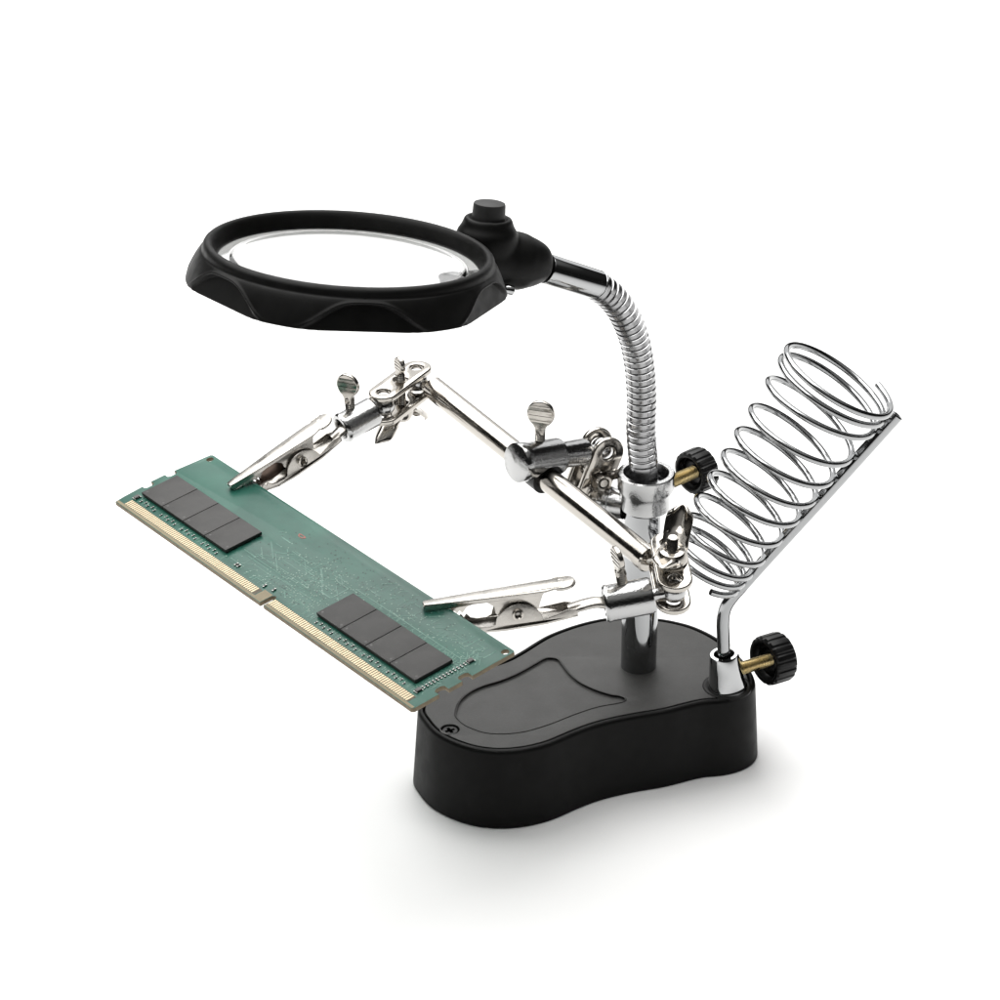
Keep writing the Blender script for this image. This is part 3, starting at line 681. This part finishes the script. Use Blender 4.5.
for i in range(230):                                  # via field
    x = R_.gauss(7.3, 0.75); y = R_.uniform(0.6, 2.4)
    if free(x, y): dot(x, y, R_.uniform(0.012, 0.022))
for i in range(150):
    x = R_.uniform(8.2, 13.0); y = R_.uniform(2.0, 2.9)
    if free(x, y): dot(x, y, R_.uniform(0.012, 0.022))
    if i < 70:
        l1 = R_.uniform(0.1, 0.5); a = R_.choice([0, math.pi / 2, math.pi / 4])
        if free(x + l1 * math.cos(a), y + l1 * math.sin(a)) and free(x, y): seg(x, y, x + l1 * math.cos(a), y + l1 * math.sin(a), 0.014)
for i in range(60):                                   # tangle beside the right edge and over the chips
    x = R_.uniform(12.55, 13.15); y = R_.uniform(0.5, 2.6); a = R_.choice([0, 0.5, math.pi / 2, 2.4]); l1 = R_.uniform(0.06, 0.28)
    if x + l1 * math.cos(a) < 13.05: seg(x, y, x + l1 * math.cos(a), y + l1 * math.sin(a), 0.02)
for i in range(46):
    x = R_.uniform(8.4, 12.5); seg(x, 1.89, x + R_.uniform(-0.1, 0.1), 1.89 + R_.uniform(0.05, 0.22), 0.016)
    x = R_.choice([R_.uniform(0.4, 4.2), R_.uniform(8.4, 12.4)]); seg(x, 0.40, x + R_.uniform(-0.03, 0.03), 0.62, 0.016)
for i in range(14): seg(12.62 + 0.02, 0.8 + i * 0.09, 12.74, 0.8 + i * 0.09 + 0.03, 0.02)
seg(8.3, 2.03, 12.6, 2.03, 0.02); seg(12.6, 2.03, 12.9, 2.3, 0.02)
for x0, y0, x1, y1 in ((7.62, 1.35, 8.12, 1.35), (8.12, 1.35, 8.12, 1.9), (8.12, 1.9, 7.62, 1.9)): seg(x0, y0, x1, y1, 0.03)
dk = MB()
for i in range(260):
    x = R_.choice([R_.gauss(7.4, 0.7), R_.uniform(8.3, 12.9), R_.uniform(4.6, 8.2)]); y = R_.uniform(0.55, 2.85); r = R_.uniform(0.012, 0.024)
    if free(x, y): dk.add([V3(x + r * math.cos(t), y + r * math.sin(t), TH + 0.0045) for t in np.linspace(0, 2 * math.pi, 9)[:-1]], [tuple(range(8))])
dk.obj('via_pits', material('via_pit', (0.010, 0.032, 0.025), 0.5), mod_)
trc.obj('traces', M_trace, mod_); via.obj('vias', M_via, mod_)
q = MB(); n_ = 14
mk = [(5.24 + 0.14 * math.cos(t) * (1 + 0.2 * math.sin(3 * t)), 2.47 + 0.075 * math.sin(t) * (1 + 0.25 * math.cos(2 * t)), 0) for t in np.linspace(0, 2 * math.pi, n_ + 1)[:-1]]
vf = flat([mk, [(5.24 + (x_ - 5.24) * 0.62, 2.47 + (y_ - 2.47) * 0.55) for x_, y_, _ in mk]], 0.01); q.add([p + V3(0, 0, TH + 0.001) for p in vf[0]], vf[1]); q.obj('red_mark', M_red, mod_)

# ------------------------------------------------------------------ light
wd = bpy.data.worlds.new('World'); scn.world = wd; wd.use_nodes = True; nt = wd.node_tree
bg = nt.nodes['Background']; tc = nt.nodes.new('ShaderNodeTexCoord'); sx = nt.nodes.new('ShaderNodeSeparateXYZ'); rp_ = nt.nodes.new('ShaderNodeValToRGB')
nt.links.new(tc.outputs['Generated'], sx.inputs['Vector']); nt.links.new(sx.outputs['Z'], rp_.inputs['Fac']); nt.links.new(rp_.outputs['Color'], bg.inputs['Color'])
els = rp_.color_ramp.elements; els[0].position = 0.0; els[0].color = (0.03, 0.03, 0.03, 1); els[1].position = 1.0; els[1].color = (0.8, 0.8, 0.8, 1)
for pz, c_ in ((0.30, 0.02), (0.55, 0.05), (0.75, 0.5)):
    e_ = els.new(pz); e_.color = (c_, c_, c_ * 0.98, 1)
bg.inputs['Strength'].default_value = 0.6
def area(name, loc, target, sx_, sy_, power, col=(1, 1, 1)):
    d = bpy.data.lights.new(name, 'AREA'); d.shape = 'RECTANGLE'; d.size = sx_; d.size_y = sy_; d.energy = power; d.color = col
    o = bpy.data.objects.new(name, d); COL.objects.link(o); o.location = loc
    o.rotation_euler = (Vector(target) - Vector(loc)).to_track_quat('-Z', 'Y').to_euler(); return o
area('overhead_softbox', (-0.28, 0.36, 1.25), (-0.02, 0.0, 0.0), 1.9, 1.8, 46, (1, 0.995, 0.98))
area('back_softbox', (0.1, 1.75, 0.85), (0, 0, 0.05), 2.2, 1.1, 9)

# ------------------------------------------------------------------ camera
cd = bpy.data.cameras.new('camera'); cam = bpy.data.objects.new('camera', cd); COL.objects.link(cam); scn.camera = cam
cd.sensor_width = 36; cd.lens = 36 * FOC / 1000.0; cd.clip_start = 0.05; cd.clip_end = 50
rot = Matrix((tuple(CR), tuple(CU), tuple(-CF))).transposed().to_4x4()
cam.matrix_world = Matrix.Translation(Vector(CAM * S)) @ rot
scn.view_settings.view_transform = 'Standard'; scn.view_settings.look = 'None'; scn.view_settings.exposure = 0; scn.view_settings.gamma = 1
scn.view_settings.use_curve_mapping = False
scn.cycles.use_denoising = True
scn.cycles.max_bounces = 12; scn.cycles.transmission_bounces = 10
